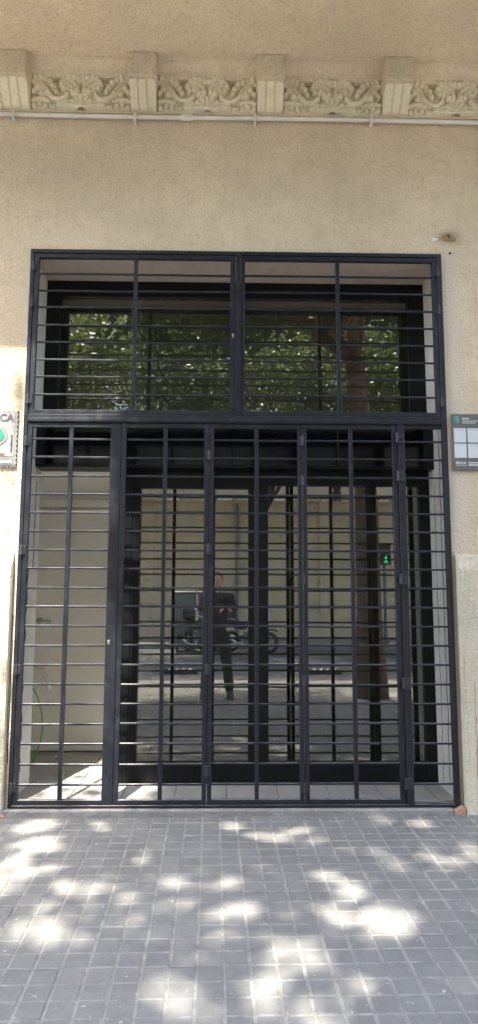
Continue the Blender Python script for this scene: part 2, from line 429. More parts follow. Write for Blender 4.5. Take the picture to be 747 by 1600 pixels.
# plinth blocks with a weathered chamfer
def plinth(x0, x1):
    prof = [(.0,-.1),(-.052,-.1),(-.052,1.50),(-.030,1.535),(-.022,1.575),(.0,1.585)]
    prof = [(0,-.1),(-.052,-.1),(-.052,.3),(-.052,.6),(-.052,.9),(-.052,1.2),(-.052,1.40),(-.050,1.49),(-.044,1.51),(-.030,1.535),(-.022,1.575),(-.012,1.585),(0,1.588)]
    mb = MB(); n = 60; m_ = len(prof); q = random.Random(int(x0*10)); vs = []
    near = x1 if x0 < -2 else x0
    for i in range(n+1):
        t = (i/n)**2; x = near + ((x0 if x0 < -2 else x1)-near)*t
        for k, (y, z) in enumerate(prof):
            e = 0 if k in (0, m_-1) else 1
            vs.append((x + (q.uniform(-.004, .004) if i == 0 else 0), y + e*q.uniform(-.0035, .0035), z + (q.uniform(-.006, .006) if k > 6 else 0)))
    fs = [(i*m_+k, i*m_+k+1, (i+1)*m_+k+1, (i+1)*m_+k) for i in range(n) for k in range(m_-1)] + [tuple(range(m_)), tuple(n*m_+k for k in range(m_))]
    mb.add(vs, fs); return obj('plinth', mb, 'plinth_stone', B)
plinth(-7, -1.335); plinth(1.480, 7)
# concrete door step with a broken brick corner at the right
mb = MB(); mb.box(-1.334, 1.40, -.055, .0, -.06, .036); obj('door_step', mb, 'cement', B, bevel=.006)
mb = MB(); mb.box(XL+.001, XR-.001, .001, .035, -.06, .038); obj('sill', mb, 'cement', B)
mb = MB(); mb.prism([(1.402,-.02),(1.479,-.02),(1.478,.045),(1.45,.052),(1.42,.03),(1.403,.034)], -.05, -.003, 'y'); obj('broken_brick', mb, 'brick_red', B, bevel=.004)
mb = MB(); mb.prism([(-1.4,-.03),(-1.30,-.03),(-1.31,.012),(-1.335,.02),(-1.39,.0)], -.085, -.056, 'y'); obj('broken_brick', mb, 'brick_red', B, bevel=.004)

# balcony slab over the door
mb = MB(); mb.prism([(-.152, 4.935), (-.86, 4.935), (-.86, 5.0), (-.90, 5.02), (-.90, 5.14), (-.001, 5.14), (-.001, 4.935)], -7, 7, 'x')
obj('balcony_slab', mb, 'soffit_stucco', B)
# coved band between brackets and backing of the frieze
prof = [(-.001, 4.62), (-.018, 4.620), (-.020, 4.631), (-.012, 4.637), (-.012, 4.845), (-.06, 4.85), (-.064, 4.862), (-.085, 4.868)]
prof += [(-.085 - .065*(1-cos(t*pi/2/5)), 4.868 + .060*sin(t*pi/2/5)) for t in range(1, 6)]
prof += [(-.151, 4.9345), (-.001, 4.9345)]
mb = MB(); mb.prism(prof, -7, 7, 'x'); obj('frieze_band', mb, 'soffit_stucco', B)

PER = .866; CX = [-.571 + PER*k for k in range(-5, 9)]
# bracket: square block over a three-banded curved tongue
def bracket_meshes():
    w = .087; prof = []
    P0, P1, P2, P3 = Vector((-.014, 4.628)), Vector((-.085, 4.632)), Vector((-.105, 4.70)), Vector((-.168, 4.762))
    for i in range(15):
        t = i/14; p = P0*(1-t)**3 + P1*3*t*(1-t)**2 + P2*3*t*t*(1-t) + P3*t**3
        prof.append(p)
    prof += [Vector((-.168, 4.79))]
    xs = []; n = 36
    for i in range(n+1):
        u = -1 + 2*i/n
        g = max(0, 1-abs((abs(u)-.34)/.08))               # two rounded grooves
        xs.append((u*w, .010*g**.7 if g > 0 else 0))
    mb = MB(); vs = []
    for x, g in xs:
        for k, p in enumerate(prof):
            d = (prof[min(k+1, len(prof)-1)] - prof[max(k-1, 0)]).normalized(); nrm = Vector((-d.y, d.x))
            if nrm.x > 0 and nrm.y > 0: nrm = -nrm
            q = p - nrm*g if (nrm.x < 0 or nrm.y < 0) else p + nrm*g
            fade = min(1, k/2)
            q = p + (q-p)*fade
            vs.append((x, q.x, q.y))
    m_ = len(prof)
    fs = [(i*m_+k, i*m_+k+1, (i+1)*m_+k+1, (i+1)*m_+k) for i in range(n) for k in range(m_-1)]
    mb.add(vs, fs)
    for s_, base in ((-1, 0), (1, n*m_)):
        mb.add([vs[base+k] for k in range(m_)] + [(s_*w, -.005, prof[k].y) for k in range(m_)], [(k, k+1, m_+k+1, m_+k) for k in range(m_-1)])
    b = MB(); b.box(-.095, .095, -.20, -.01, 4.760, 4.9346)
    return mb.mesh('bracket', 'ornament', (0, 0, 0)), b.mesh('block', 'block_stucco', bevel=.011, segs=3)
bt, bb = bracket_meshes()

# carved acanthus panel: relief sampled from curved tapering strokes
def acanthus(seed):
    q_ = random.Random(seed); J = lambda p: (p[0]+q_.uniform(-.0022, .0022), p[1]+q_.uniform(-.0022, .0022))
    a, h = .342, .232; NX, NZ = 172, 74
    X, Z = np.meshgrid(np.linspace(-a, a, NX), np.linspace(0, h, NZ)); X = np.abs(X); H = .006*np.clip(1-((X/.36)**8), 0, 1)*np.clip(1-((Z/.19-.5)*2)**6, 0, 1)
    def bez(pts, n=16):
        pts = [np.array(p, float) for p in pts]
        out = []
        for t in np.linspace(0, 1, n):
            q = pts
            while len(q) > 1: q = [q[i]*(1-t)+q[i+1]*t for i in range(len(q)-1)]
            out.append(q[0])
        return out
    def stroke(pts, r0, r1, hh, r2=None, vein=.28, n=16):
        nonlocal H
        c = bez([J(p) for p in pts], n); hh = hh*.92*q_.uniform(.88, 1.1); D = np.full_like(X, 9.); V = np.full_like(X, 9.)
        for i, p in enumerate(c):
            t = i/(n-1); rr = 1.75*(r0+(r1-r0)*t if r2 is None else (r0*(1-t)**2+2*r2*t*(1-t)+r1*t*t))
            d = np.hypot(X-p[0], Z-p[1])/max(rr, 1e-4); D = np.minimum(D, d)
        h_ = hh*(np.sqrt(np.clip(1-D**2, 0, 1)) - .6*vein*np.exp(-(D/.22)**2))*(.72+.62*Z/h)
        H = np.maximum(H, np.clip(h_, 0, 1))
    def lobe(x, z, r_, hh=.046): stroke([(x, z-.002), (x, z+.002)], r_, r_, hh, vein=.0, n=3)
    # centre shell
    for ang in (0, 27, 54, 81):
        s_, c_ = sin(RAD(ang)), cos(RAD(ang)); L = .080
        stroke([(.012*s_, .010+.01*c_), (L*.6*s_, .012+L*.6*c_), (L*s_, .012+L*c_)], .006, .0125, .042, .009, .0)
    lobe(0, .018, .018, .052)
    # inner leaf: full body with a lobed rim, facing its twin across the centre line
    stroke([(.030,.108), (.034,.165), (.092,.182)], .017, .024, .046, .027, .5)
    for x, z, r_ in ((.017,.204,.0155),(.048,.216,.0165),(.083,.217,.0165),(.116,.203,.0155),(.134,.172,.0135),(.122,.142,.012),(.088,.140,.0145),(.058,.115,.012),(.026,.125,.012)): lobe(x, z, r_, .052)
    # stem that dips below and climbs into the outer leaf
    stroke([(.098,.098), (.128,.050), (.190,.050), (.232,.112)], .010, .013, .046, .013, .0, 26)
    stroke([(.236,.108), (.262,.150), (.312,.188)], .017, .018, .046, .025, .5)
    for x, z, r_ in ((.176,.122,.0125),(.192,.155,.0145),(.214,.186,.0155),(.246,.206,.016),(.281,.218,.015),(.317,.218,.015),(.333,.186,.012),(.306,.142,.0155),(.276,.108,.0145),(.327,.118,.012)): lobe(x, z, r_, .050)
    # low tendrils, rosettes and berries
    stroke([(.222,.052), (.275,.078), (.335,.056)], .010, .010, .040, .015, .0)
    stroke([(.098,.022), (.125,.036), (.160,.026)], .010, .009, .038, .014, .3)
    for x, z, r_ in ((.098,.052,.0105),(.122,.062,.011),(.148,.052,.010),(.240,.024,.010),(.285,.036,.011),(.325,.022,.011)): lobe(x, z, r_, .038)
    for cx, cz, R_ in ((.196,.026,.020),):
        d = np.hypot(X-cx, Z-cz); ring = np.sqrt(np.clip(1-((d-R_*.74)/(R_*.30))**2, 0, 1))*.034
        H = np.where(d < R_*1.12, np.maximum(ring, .006), H); H = np.maximum(H, np.sqrt(np.clip(1-(d/(R_*.34))**2, 0, 1))*.028)
    mb = MB(); Xs = np.linspace(-a, a, NX); Zs = np.linspace(0, h, NZ)
    jit = rng.normal(0, .0009, H.shape)
    vs = [(Xs[i], -float(H[j, i]) - .001 + (float(jit[j, i]) if H[j, i] > .004 else 0), Zs[j]) for j in range(NZ) for i in range(NX)]
    fs = [(j*NX+i, j*NX+i+1, (j+1)*NX+i+1, (j+1)*NX+i) for j in range(NZ-1) for i in range(NX-1)]
    mb.add(vs, fs); return mb.mesh('acanthus_panel', 'ornament', smooth=True)
AM = [acanthus(i) for i in range(5)]
for k, x in enumerate(CX):
    if abs(x) > 4.2: continue
    br = inst('bracket', bt, (x, 0, 0), B); link('block', bb, br, (x, 0, 0))
    inst('acanthus_panel', AM[k % 5], (x+PER/2, -.012, 4.639), B)
# small blemishes
mb = MB(); mb.torus((1.512, -.004, 3.752), .020, .009, 'y', 14, 6); mb.ball((1.545, -.002, 3.735), (.022, .008, .012)); mb.ball((1.490, -.002, 3.742), (.012, .006, .014)); obj('old_fixing', mb, 'rust_brown', B)
mb = MB()
for x, z, s_ in ((1.414, 3.738, .011), (1.428, 3.733, .006), (1.408, 3.728, .005), (1.438, 3.741, .005), (1.44, 3.76, .004)): mb.ball((x, 0, z), (s_, .004, s_*.8), 8, 5)
obj('plaster_dab', mb, 'white_spot', B)
mb = MB(); mb.tube([(1.521, .004, 3.637), (1.521, -.003, 3.637)], .009, 8); obj('anchor_hole', mb, 'dark_hole', B)

# conduit
PIPE = thing('conduit_pipe', 'thin white plastic conduit pipe running along the wall under the leaf frieze', 'pipe', (0, -.02, 4.59))
zc = lambda x: 4.588 + .0035*math.sin(x*2.1) - .001*x
mb = MB(); mb.tube([(x/4, -.028, zc(x/4)) for x in range(-28, 29)], .0145, 10); obj('tube', mb, 'pvc', PIPE, smooth=True)
for x in (-1.462, -.632, .192, .997, 1.8, 2.6, -2.3, -3.1):
    mb = MB(); z = zc(x); mb.tube([(x-.006, -.028, z), (x+.006, -.028, z)], .0195, 12); mb.box(x-.007, x+.007, -.05, 0, z-.04, z-.018); mb.box(x-.007, x+.007, -.05, -.044, z-.018, z+.02)
    obj('clip', mb, 'pvc', PIPE)
mb = MB(); mb.tube([(-.315, -.028, zc(-.276)), (-.235, -.028, zc(-.276))], .0215, 12); obj('sleeve', mb, 'pvc', PIPE, smooth=False)

# ------------------------------------------------------------------ recess floor, vestibule, room
FZ = .062
mb = MB(); mb.box(-3.2, 3.2, .036, 6.0, -.1, FZ-.004); fl = struct('interior_floor', mb, 'cement')
tm = MB(); tm.box(.0025, .3275, .0025, .3275, -.003, .004); tme = tm.mesh('floor_tile', 'floor_tile', bevel=.002)
for i in range(-6, 5):
    for j in range(0, 8):
        if i > -3 and j > 2: continue
        if i < -5 or i*.33+.1 > 1.46: continue
        x0 = i*.33+.02; 
        inst('floor_tile', tme, (x0, .04+j*.33, FZ-.001+random.uniform(-.0008, .0008)), fl)
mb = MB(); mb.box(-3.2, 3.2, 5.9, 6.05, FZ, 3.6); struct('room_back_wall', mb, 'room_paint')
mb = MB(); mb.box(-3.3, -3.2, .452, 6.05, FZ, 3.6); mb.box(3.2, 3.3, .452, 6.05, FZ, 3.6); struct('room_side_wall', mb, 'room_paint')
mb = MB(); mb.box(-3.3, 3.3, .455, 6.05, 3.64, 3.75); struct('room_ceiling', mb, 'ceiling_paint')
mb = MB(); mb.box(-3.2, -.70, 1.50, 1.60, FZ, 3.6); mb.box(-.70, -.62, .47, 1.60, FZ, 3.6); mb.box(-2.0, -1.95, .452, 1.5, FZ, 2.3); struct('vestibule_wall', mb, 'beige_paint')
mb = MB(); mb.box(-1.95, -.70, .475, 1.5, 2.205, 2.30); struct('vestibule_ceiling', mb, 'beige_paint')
D = thing('interior_door', 'plain beige door with a lever handle behind the left grille leaf', 'door', (-1.25, 1.48, FZ))
mb = MB(); mb.box(-1.62, -.72, 1.455, 1.497, FZ+.012, 2.06); obj('door_leaf', mb, 'beige_paint', D, bevel=.003)
mb = MB(); mb.box(-1.94, -1.63, 1.465, 1.499, FZ+.004, 2.2); mb.box(-1.63, -.705, 1.462, 1.499, 2.07, 2.14); obj('door_frame', mb, 'beige_paint', D, bevel=.003)
mb = MB(); mb.tube([(-1.535, 1.455, 1.12), (-1.535, 1.447, 1.12)], .024, 14); mb.tube([(-1.535, 1.45, 1.12), (-1.535, 1.405, 1.12), (-1.52, 1.398, 1.12), (-1.43, 1.398, 1.118)], .009, 8); obj('handle', mb, 'paper_edge', D, smooth=True)
mb = MB(); P = [(-1.56, 1.38, .75), (-1.50, 1.36, .735), (-1.44, 1.34, .68), (-1.41, 1.33, .60), (-1.405, 1.33, .57)]
mb.tube(P, .017, 10); tag(obj('plastic_tube', mb, 'tube_white', None, smooth=True), 'short curved white plastic tube hanging before the beige door', 'tube')
P = [(-1.40, .80, .66), (-1.365, .84, .57), (-1.345, .88, .46), (-1.34, .90, .36), (-1.35, .90, .26), (-1.375, .88, .17), (-1.41, .84, .085)]
mb = MB(); mb.tube(P, .0055, 8); tag(obj('green_hose', mb, 'green_hose', None, smooth=True), 'thin green hose hanging inside the left doorway', 'hose')

# ------------------------------------------------------------------ glazed shopfront
GY = .42
SF = thing('shopfront', 'dark framed glass shopfront with a transom window set behind the grille', 'shopfront', (0, GY, FZ))
def rectframe(name, x0, x1, z0, z1, w, y0, y1, parent, mat='dark_alu', wb=None, wt=None):
    wb = wb or w; wt = wt or w
    mb = MB(); mb.box(x0, x0+w, y0, y1, z0, z1); mb.box(x1-w, x1, y0, y1, z0, z1)
    mb.box(x0+w, x1-w, y0+.001, y1-.001, z0, z0+wb); mb.box(x0+w, x1-w, y0+.001, y1-.001, z1-wt, z1)
    return obj(name, mb, mat, parent)
T = rectframe('transom_window', XL-.02, XR+.0, 2.52, ZT-.014, .118, GY, GY+.06, SF, wb=.09)
mb = MB(); mb.box(XL+.09, XR-.11, GY+.030, GY+.038, 2.60, ZT-.125); obj('pane', mb, 'window_glass', T)
# black spandrel box over the doors, four panels
sp = MB(); sp.box(XL+.002, XR-.002, .285, GY+.05, 2.20, 2.519); sb = obj('spandrel_box', sp, 'dark_alu', SF)
px = [XL+.004, -.70, .05, .78, XR-.004]
for i in range(4):
    mb = MB(); mb.box(px[i]+.002, px[i+1]-.002, .279, .2845, 2.215, 2.512); obj('panel', mb, 'black_panel', sb, bevel=.002)
def glass_leaf(x0, x1, wl, wr, zt):
    mb = MB(); mb.box(x0, x0+wl, GY, GY+.05, FZ+.01, 2.199); mb.box(x1-wr, x1, GY, GY+.05, FZ+.01, 2.199)
    mb.box(x0+wl, x1-wr, GY+.001, GY+.049, zt, 2.199); mb.box(x0+wl, x1-wr, GY+.001, GY+.049, FZ+.01, .205)
    d = obj('glass_door', mb, 'dark_alu', SF)
    mb = MB(); mb.box(x0+wl-.005, x1-wr+.005, GY+.022, GY+.030, .20, zt+.005); obj('pane', mb, 'window_glass', d)
    mb = MB(); mb.box(x0+wl, x1-wr, GY-.006, GY-.0005, .200, .208); obj('glazing_bead', mb, 'engine_grey', d)
    return d
mb = MB(); mb.box(-.706, -.650, GY-.004, GY+.052, FZ, 2.199); obj('post', mb, 'dark_alu', SF, bevel=.002)
glass_leaf(-.647, .233, .052, .068, 2.075)
glass_leaf(.236, 1.4515, .068, .075, 2.10)

# ------------------------------------------------------------------ security grille
G = thing('security_grille', 'dark steel security grille with folding hinged leaves across the whole shopfront', 'grille', (0, 0, ZB))
Y0, Y1 = -.020, .018
mb = MB(); mb.box(XL, XL+.023, Y0, Y1, ZB, ZT); mb.box(XR-.032, XR, Y0, Y1, ZB, ZT)
mb.box(XL+.023, XR-.032, Y0+.001, Y1-.001, ZT-.025, ZT); mb.box(XL+.023, XR-.032, Y0+.001, Y1-.001, 2.434, 2.488)
mb.box(XL+.023, XR-.032, Y0+.001, Y1-.001, ZB, ZB+.014)
obj('frame', mb, 'steel_paint', G, bevel=.0015)
mb = MB(); mb.box(XL+.024, XR-.033, Y0-.006, Y0+.0005, 2.4405, 2.462); obj('rail_strip', mb, 'steel_paint', G, bevel=.001)
mb = MB(); mb.box(.066, .099, Y0-.003, Y1, 2.489, ZT-.0255); obj('post', mb, 'steel_paint', G, bevel=.0015)
mb = MB(); mb.box(1.126, 1.170, Y0-.002, Y1-.002, ZB+.0145, 2.4335); obj('post', mb, 'steel_paint', G, bevel=.0015)
hm = MB(); hm.tube([(0,0,-.032),(0,0,-.002)], .0095, 10); hm.tube([(0,0,.002),(0,0,.032)], .0095, 10); hm.tube([(0,0,-.003),(0,0,.003)], .007, 10)
hm.box(-.022,-.004,.004,.010,-.028,.028); hm.box(.004,.022,.004,.010,-.028,.028); hme = hm.mesh('hinge', 'hinge_steel', bevel=.001)
def bar_mesh(L):
    b = MB(); b.box(0, L, -.006, .006, -.006, .006); return b.mesh('bar', 'steel_paint', bevel=.0016)
ZU = [3.457 - .119*k for k in range(8)]; ZLw = [2.3242 - .1195*k for k in range(19)]
def leaf(x0, x1, z0, z1, wl, wr, mids, bars, hinges=(), lock=None, wb=.028, wt=.028, dy=0, hinge_x=None):
    mb = MB(); y0, y1 = Y0+.004+dy, Y1-.002+dy
    mb.box(x0, x0+wl, y0, y1, z0, z1); mb.box(x1-wr, x1, y0, y1, z0, z1)
    mb.box(x0+wl, x1-wr, y0+.001, y1-.001, z1-wt, z1); mb.box(x0+wl, x1-wr, y0+.001, y1-.001, z0, z0+wb)
    Lf = obj('grille_leaf', mb, 'steel_paint', G, bevel=.0015)
    for mx_ in mids:
        m2 = MB(); m2.box(mx_-.0125, mx_+.0125, -.013+dy, .013+dy, z0+wb, z1-wt); obj('upright', m2, 'steel_paint', Lf, bevel=.0015)
    xs = [x0+wl] + [q for mx_ in mids for q in (mx_-.0125, mx_+.0125)] + [x1-wr]
    segs = [(xs[i], xs[i+1], bar_mesh(xs[i+1]-xs[i])) for i in range(0, len(xs), 2)]
    for z in bars:
        dz = random.uniform(-.0025, .0025)
        for a, b, me in segs:
            o = link('bar', me, Lf, (a, dy+random.uniform(-.001, .001), z+dz+random.uniform(-.001, .001)))
            o.rotation_euler = (random.uniform(-.12, .12), random.uniform(-.0045, .0045), 0)
    hx = hinge_x if hinge_x is not None else x0-.003
    for z in hinges: link('hinge', hme, Lf, (hx, Y0-.006+dy, z))
    if lock:
        m2 = MB(); m2.tube([(lock[0], y0-.0005, lock[1]+.006), (lock[0], y0-.006, lock[1]+.006)], .0085, 12); m2.box(lock[0]-.0045, lock[0]+.0045, y0-.005, y0-.0005, lock[1]-.014, lock[1]+.003)
        obj('lock', m2, 'brass', Lf, bevel=.0006)
    return Lf
leaf(-1.279, .063, 2.491, 3.592, .030, .034, [-.604], ZU, (3.498, 3.243, 2.586), (.047, 3.031))
leaf(.102, 1.419, 2.491, 3.592, .024, .030, [.749], ZU, (3.489, 3.221, 2.588), hinge_x=1.4215)
leaf(-1.280, -.676, .058, 2.430, .030, .066, [-.997], ZLw, (2.308, 1.603, .866, .159), (-.722, 1.031))
leaf(-.672, -.106, .058, 2.430, .030, .028, [-.388], ZLw)
leaf(-.101, .497, .058, 2.430, .027, .026, [.204], ZLw, (2.224, 1.616, .867, .258))
leaf(.503, 1.121, .058, 2.430, .026, .032, [.818], ZLw, (2.322, 2.059, 1.426, .796, .155))
# fixed narrow panel at the right
FP = MB(); FP.box(1.1705, XR-.0325, -.010, .010, ZB+.0145, .062); FP.box(1.1705, XR-.0325, -.010, .010, 2.410, 2.4335); fp = obj('fixed_panel', FP, 'steel_paint', G, bevel=.001)
bme = bar_mesh(XR-.032-1.1705)
for z in ZLw: link('bar', bme, fp, (1.1705, random.uniform(-.001, .001), z+random.uniform(-.002, .002))).rotation_euler = (0, random.uniform(-.004, .004), 0)
# bolts on the right-hand post
for z in (2.344, 2.093, 1.429, .781, .183):
    mb = MB(); mb.box(1.114, 1.162, -.030, -.0225, z-.022, z+.030); mb.tube([(1.116, -.034, z-.034), (1.116, -.034, z+.034)], .009, 10); mb.tube([(1.150, -.0305, z), (1.150, -.036, z)], .008, 8); mb.box(1.128, 1.166, -.034, -.0305, z-.036, z-.012)
    obj('bolt_hinge', mb, 'hinge_steel', G, bevel=.001)

# ------------------------------------------------------------------ plaques
PL = thing('wall_plaque', 'pale grey plaque with a saw-toothed edge and letters CA on the sunlit wall', 'plaque', (-1.55, -.01, 2.32))
x1, x0, z0, z1 = -1.342, -1.78, 2.135, 2.512
poly = []
n = 14
for i in range(n): poly += [(x0+(x1-x0)*i/n, z0), (x0+(x1-x0)*(i+.5)/n, z0+.010)]
n2 = 12
for i in range(n2): poly += [(x1, z0+(z1-z0)*i/n2), (x1-.010, z0+(z1-z0)*(i+.5)/n2)]
for i in range(n): poly += [(x1-(x1-x0)*i/n, z1), (x1-(x1-x0)*(i+.5)/n, z1-.010)]
for i in range(n2): poly += [(x0, z1-(z1-z0)*i/n2), (x0+.010, z1-(z1-z0)*(i+.5)/n2)]
mb = MB(); mb.prism(poly, -.013, -.0005, 'y'); obj('plate', mb, 'plaque_grey', PL)
mb = MB(); mb.box(x0+.022, x1-.022, -.0155, -.0132, z0+.072, z1-.018); obj('field', mb, 'plaque_light', PL)
mb = MB(); mb.box(x0+.022, x1-.022, -.0155, -.0132, z0+.016, z0+.069); ft = obj('footer', mb, 'plaque_grey', PL)
mb = MB(); mb.box(-1.46, -1.375, -.0175, -.0157, z0+.028, z0+.042); obj('white_bar', mb, 'print_white', ft)
text_obj('letter_text', 'CA', .066, (-1.462, -.0165, 2.440), 'plaque_text', PL, bold=.0018)
text_obj('vertical_text', 'rehabilitació', .024, (-1.372, -.0165, 2.232), 'plaque_text', PL, rot=(pi/2, -pi/2, 0))
text_obj('small_text', 'HAI', .024, (-1.462, -.0165, 2.212), 'plaque_text', PL)
mb = MB(); mb.tube([(-1.472, -.0157, 2.345), (-1.472, -.018, 2.345)], .066, 28); em = obj('emblem_ring', mb, 'plaque_grey', PL)
mb = MB(); mb.tube([(-1.472, -.0182, 2.345), (-1.472, -.020, 2.345)], .044, 28); obj('emblem_disc', mb, 'emerald', em)

BD = thing('information_board', 'dark grey notice board with four white sheets and a green shield emblem', 'notice board', (1.65, -.01, 2.32))
bx0, bx1, bz0, bz1 = 1.487, 1.86, 2.133, 2.512
mb = MB(); mb.box(bx0, bx1, -.014, -.0005, bz0, bz1); obj('backboard', mb, 'board_grey', BD, bevel=.002)
rx = [(1.497, 1.577), (1.586, 1.70), (1.709, 1.79)]
for a, b in rx:
    for c, d in ((2.217, 2.312), (2.320, 2.415)):
        mb = MB(); mb.box(a, b, -.018, -.0142, c, d); s_ = obj('sheet', mb, 'paper', BD, bevel=.001)
        mb = MB(); mb.box(a+.012, b-.012, -.0195, -.0182, d-.013, d-.009); obj('heading', mb, 'paper_edge', s_)
mb = MB(); mb.prism([(1.505,2.492),(1.520,2.498),(1.536,2.492),(1.537,2.465),(1.521,2.446),(1.505,2.465)], -.0165, -.0142, 'y'); obj('shield_emblem', mb, 'emblem_teal', BD)
for k, (z, w) in enumerate(((2.476, .040), (2.462, .12), (2.449, .09))):
    mb = MB(); x = 1.556
    rr_ = random.Random(k)
    while x < 1.556+w:
        l_ = rr_.uniform(.006, .016); mb.box(x, x+l_, -.0158, -.0142, z, z+(.009 if k == 0 else .0055)); x += l_+.003
    obj('print_line', mb, 'print_white', BD)
text_obj('letter_text', 'FEI·CA', .0235, (1.503, -.0150, 2.176), 'print_white', BD, bold=.0008)
mb = MB(); mb.box(1.503, 1.572, -.0158, -.0142, 2.166, 2.1685); obj('underline', mb, 'print_white', BD)
mb = MB(); mb.box(1.586, 1.70, -.0158, -.0142, 2.182, 2.1895); mb.box(1.586, 1.68, -.0158, -.0142, 2.166, 2.1755); obj('print_line', mb, 'print_white', BD)

# ================================================================== ACROSS THE STREET
WY = -21.0
OW = thing('street_wall', 'tall plastered garden wall with a clay tile coping across the street', 'wall', (0, WY, -.1))
mb = MB(); mb.box(-40, 40, WY-.5, WY, -.2, 5.02); mb.box(-40, 40, WY, WY+.06, -.2, .75); obj('wall', mb, 'street_wall', OW)
for x in (-12, -4.2, 3.6, 11.5):
    mb = MB(); mb.box(x, x+.5, WY+.001, WY+.12, -.2, 5.01); obj('pilaster', mb, 'street_wall', OW)
mb = MB(); mb.box(-40, 40, WY-.62, WY+.10, 5.021, 5.08); obj('coping_bed', mb, 'street_wall', OW)
def tilemesh(n=8, r=.085, L=.42):
    mb = MB(); vs = []
    for yy, rr_ in ((0, r), (L, r*.82)):
        for k in range(n+1):
            t = pi*k/n; vs.append((rr_*cos(t), -yy, rr_*sin(t)))
        for k in range(n+1):
            t = pi*k/n; vs.append(((rr_-.014)*cos(t), -yy, (rr_-.014)*sin(t)))
    m_ = n+1; fs = []
    for k in range(n): fs += [(k, k+1, 2*m_+k+1, 2*m_+k), (m_+k, 3*m_+k, 3*m_+k+1, m_+k+1), (k, m_+k, m_+k+1, k+1), (2*m_+k, 2*m_+k+1, 3*m_+k+1, 3*m_+k)]
    mb.add(vs, fs); return mb.mesh('roof_tile', 'terracotta', smooth=True)
tme2 = tilemesh()
for i in range(-46, 46):
    o = inst('roof_tile', tme2, (i*.2, WY+.18, 5.09+random.uniform(-.006, .006)), OW); o.rotation_euler = (-.28, 0, random.uniform(-.04, .04))
mb = MB()
for i in list(range(-190, -46)) + list(range(46, 190)): mb.tube([(i*.2, WY+.18, 5.10), (i*.2, WY-.25, 5.20)], .08, 6)
tag(obj('roof_tile_field', mb, 'terracotta', OW), kind='stuff')
DP = thing('drain_pipe', 'grey drainpipe fixed to the wall across the street', 'pipe', (.46, WY+.07, -.1))
mb = MB(); mb.tube([(.46, WY+.08, -.1), (.46, WY+.08, 4.95)], .065, 12); obj('tube', mb, 'container_lid', DP, smooth=True)
for z in (.6, 2.0, 3.4, 4.6):
    mb = MB(); mb.tube([(.46, WY+.08, z-.02), (.46, WY+.08, z+.02)], .08, 12); obj('bracket', mb, 'pole_grey', DP)

FB = thing('apartment_block', 'tan apartment block rising behind the trees across the street', 'building', (0, -42, -.1))
mb = MB(); mb.box(-45, 45, -52, -42, -.3, 24); obj('wall', mb, 'street_wall', FB)
mb = MB(); mb.box(-45.5, 45.5, -52.4, -41.5, 24.001, 24.5); obj('roof', mb, 'cement', FB)
wmb = MB(); wmb.box(-.65, .65, -.06, .10, 0, 1.9); wme = wmb.mesh('window', 'container_plastic', bevel=.03)
pmb = MB(); pmb.box(-.52, .52, .101, .12, .12, 1.78); pme = pmb.mesh('shutter', 'beige_paint')
for i in range(-9, 10):
    for j in range(6):
        w_ = inst('window', wme, (i*3.6, -41.99, 3.2+j*3.4), FB); link('shutter', pme, w_, (i*3.6, -41.99, 3.2+j*3.4))

# waste containers
def container(x, label):
    c = thing('waste_container', label, 'container', (x, -16.4, -.225), 'waste containers across the street')
    w, d, h = .33, .36, 1.72; z0 = -.225
    mb = MB()
    mb.add([(x-w*.86,-16.4-d*.86,z0+.14),(x+w*.86,-16.4-d*.86,z0+.14),(x+w*.86,-16.4+d*.86,z0+.14),(x-w*.86,-16.4+d*.86,z0+.14),
            (x-w,-16.4-d,z0+h),(x+w,-16.4-d,z0+h),(x+w,-16.4+d,z0+h),(x-w,-16.4+d,z0+h)], [(0,3,2,1),(4,5,6,7),(0,1,5,4),(1,2,6,5),(2,3,7,6),(3,0,4,7)])
    obj('body', mb, 'container_plastic', c, bevel=.03, segs=2)
    mb = MB(); pr = [(-16.4-d-.03, z0+h+.002), (-16.4+d+.03, z0+h+.002), (-16.4+d+.03, z0+h+.06), (-16.4+d*.5, z0+h+.17), (-16.4-d*.5, z0+h+.20), (-16.4-d-.03, z0+h+.06)]
    mb.prism(pr, x-w-.03, x+w+.03, 'x'); ld = obj('lid', mb, 'container_lid', c, bevel=.015)
    mb = MB(); mb.tube([(x-w*.6, -16.4+d+.05, z0+h+.03), (x+w*.6, -16.4+d+.05, z0+h+.03)], .014, 8); obj('handle', mb, 'pole_grey', ld)
    for k in (-1, 0, 1):
        mb = MB(); mb.box(x+k*.2-.012, x+k*.2+.012, -16.4+d*.90, -16.4+d*.985, z0+.3, z0+h-.2); obj('rib', mb, 'container_plastic', c)
    for sx in (-1, 1):
        for sy in (-1, 1):
            mb = MB(); mb.torus((x+sx*w*.7, -16.4+sy*d*.7, z0+.075), .05, .024, 'x', 14, 6); mb.tube([(x+sx*w*.7-.02, -16.4+sy*d*.7, z0+.075), (x+sx*w*.7+.02, -16.4+sy*d*.7, z0+.075)], .045, 10); obj('wheel', mb, 'rubber', c)
container(-1.22, 'grey plastic waste container across the street, the one further from the photographer\'s reflection')
container(-.47, 'grey plastic waste container across the street, right behind the photographer\'s reflection')

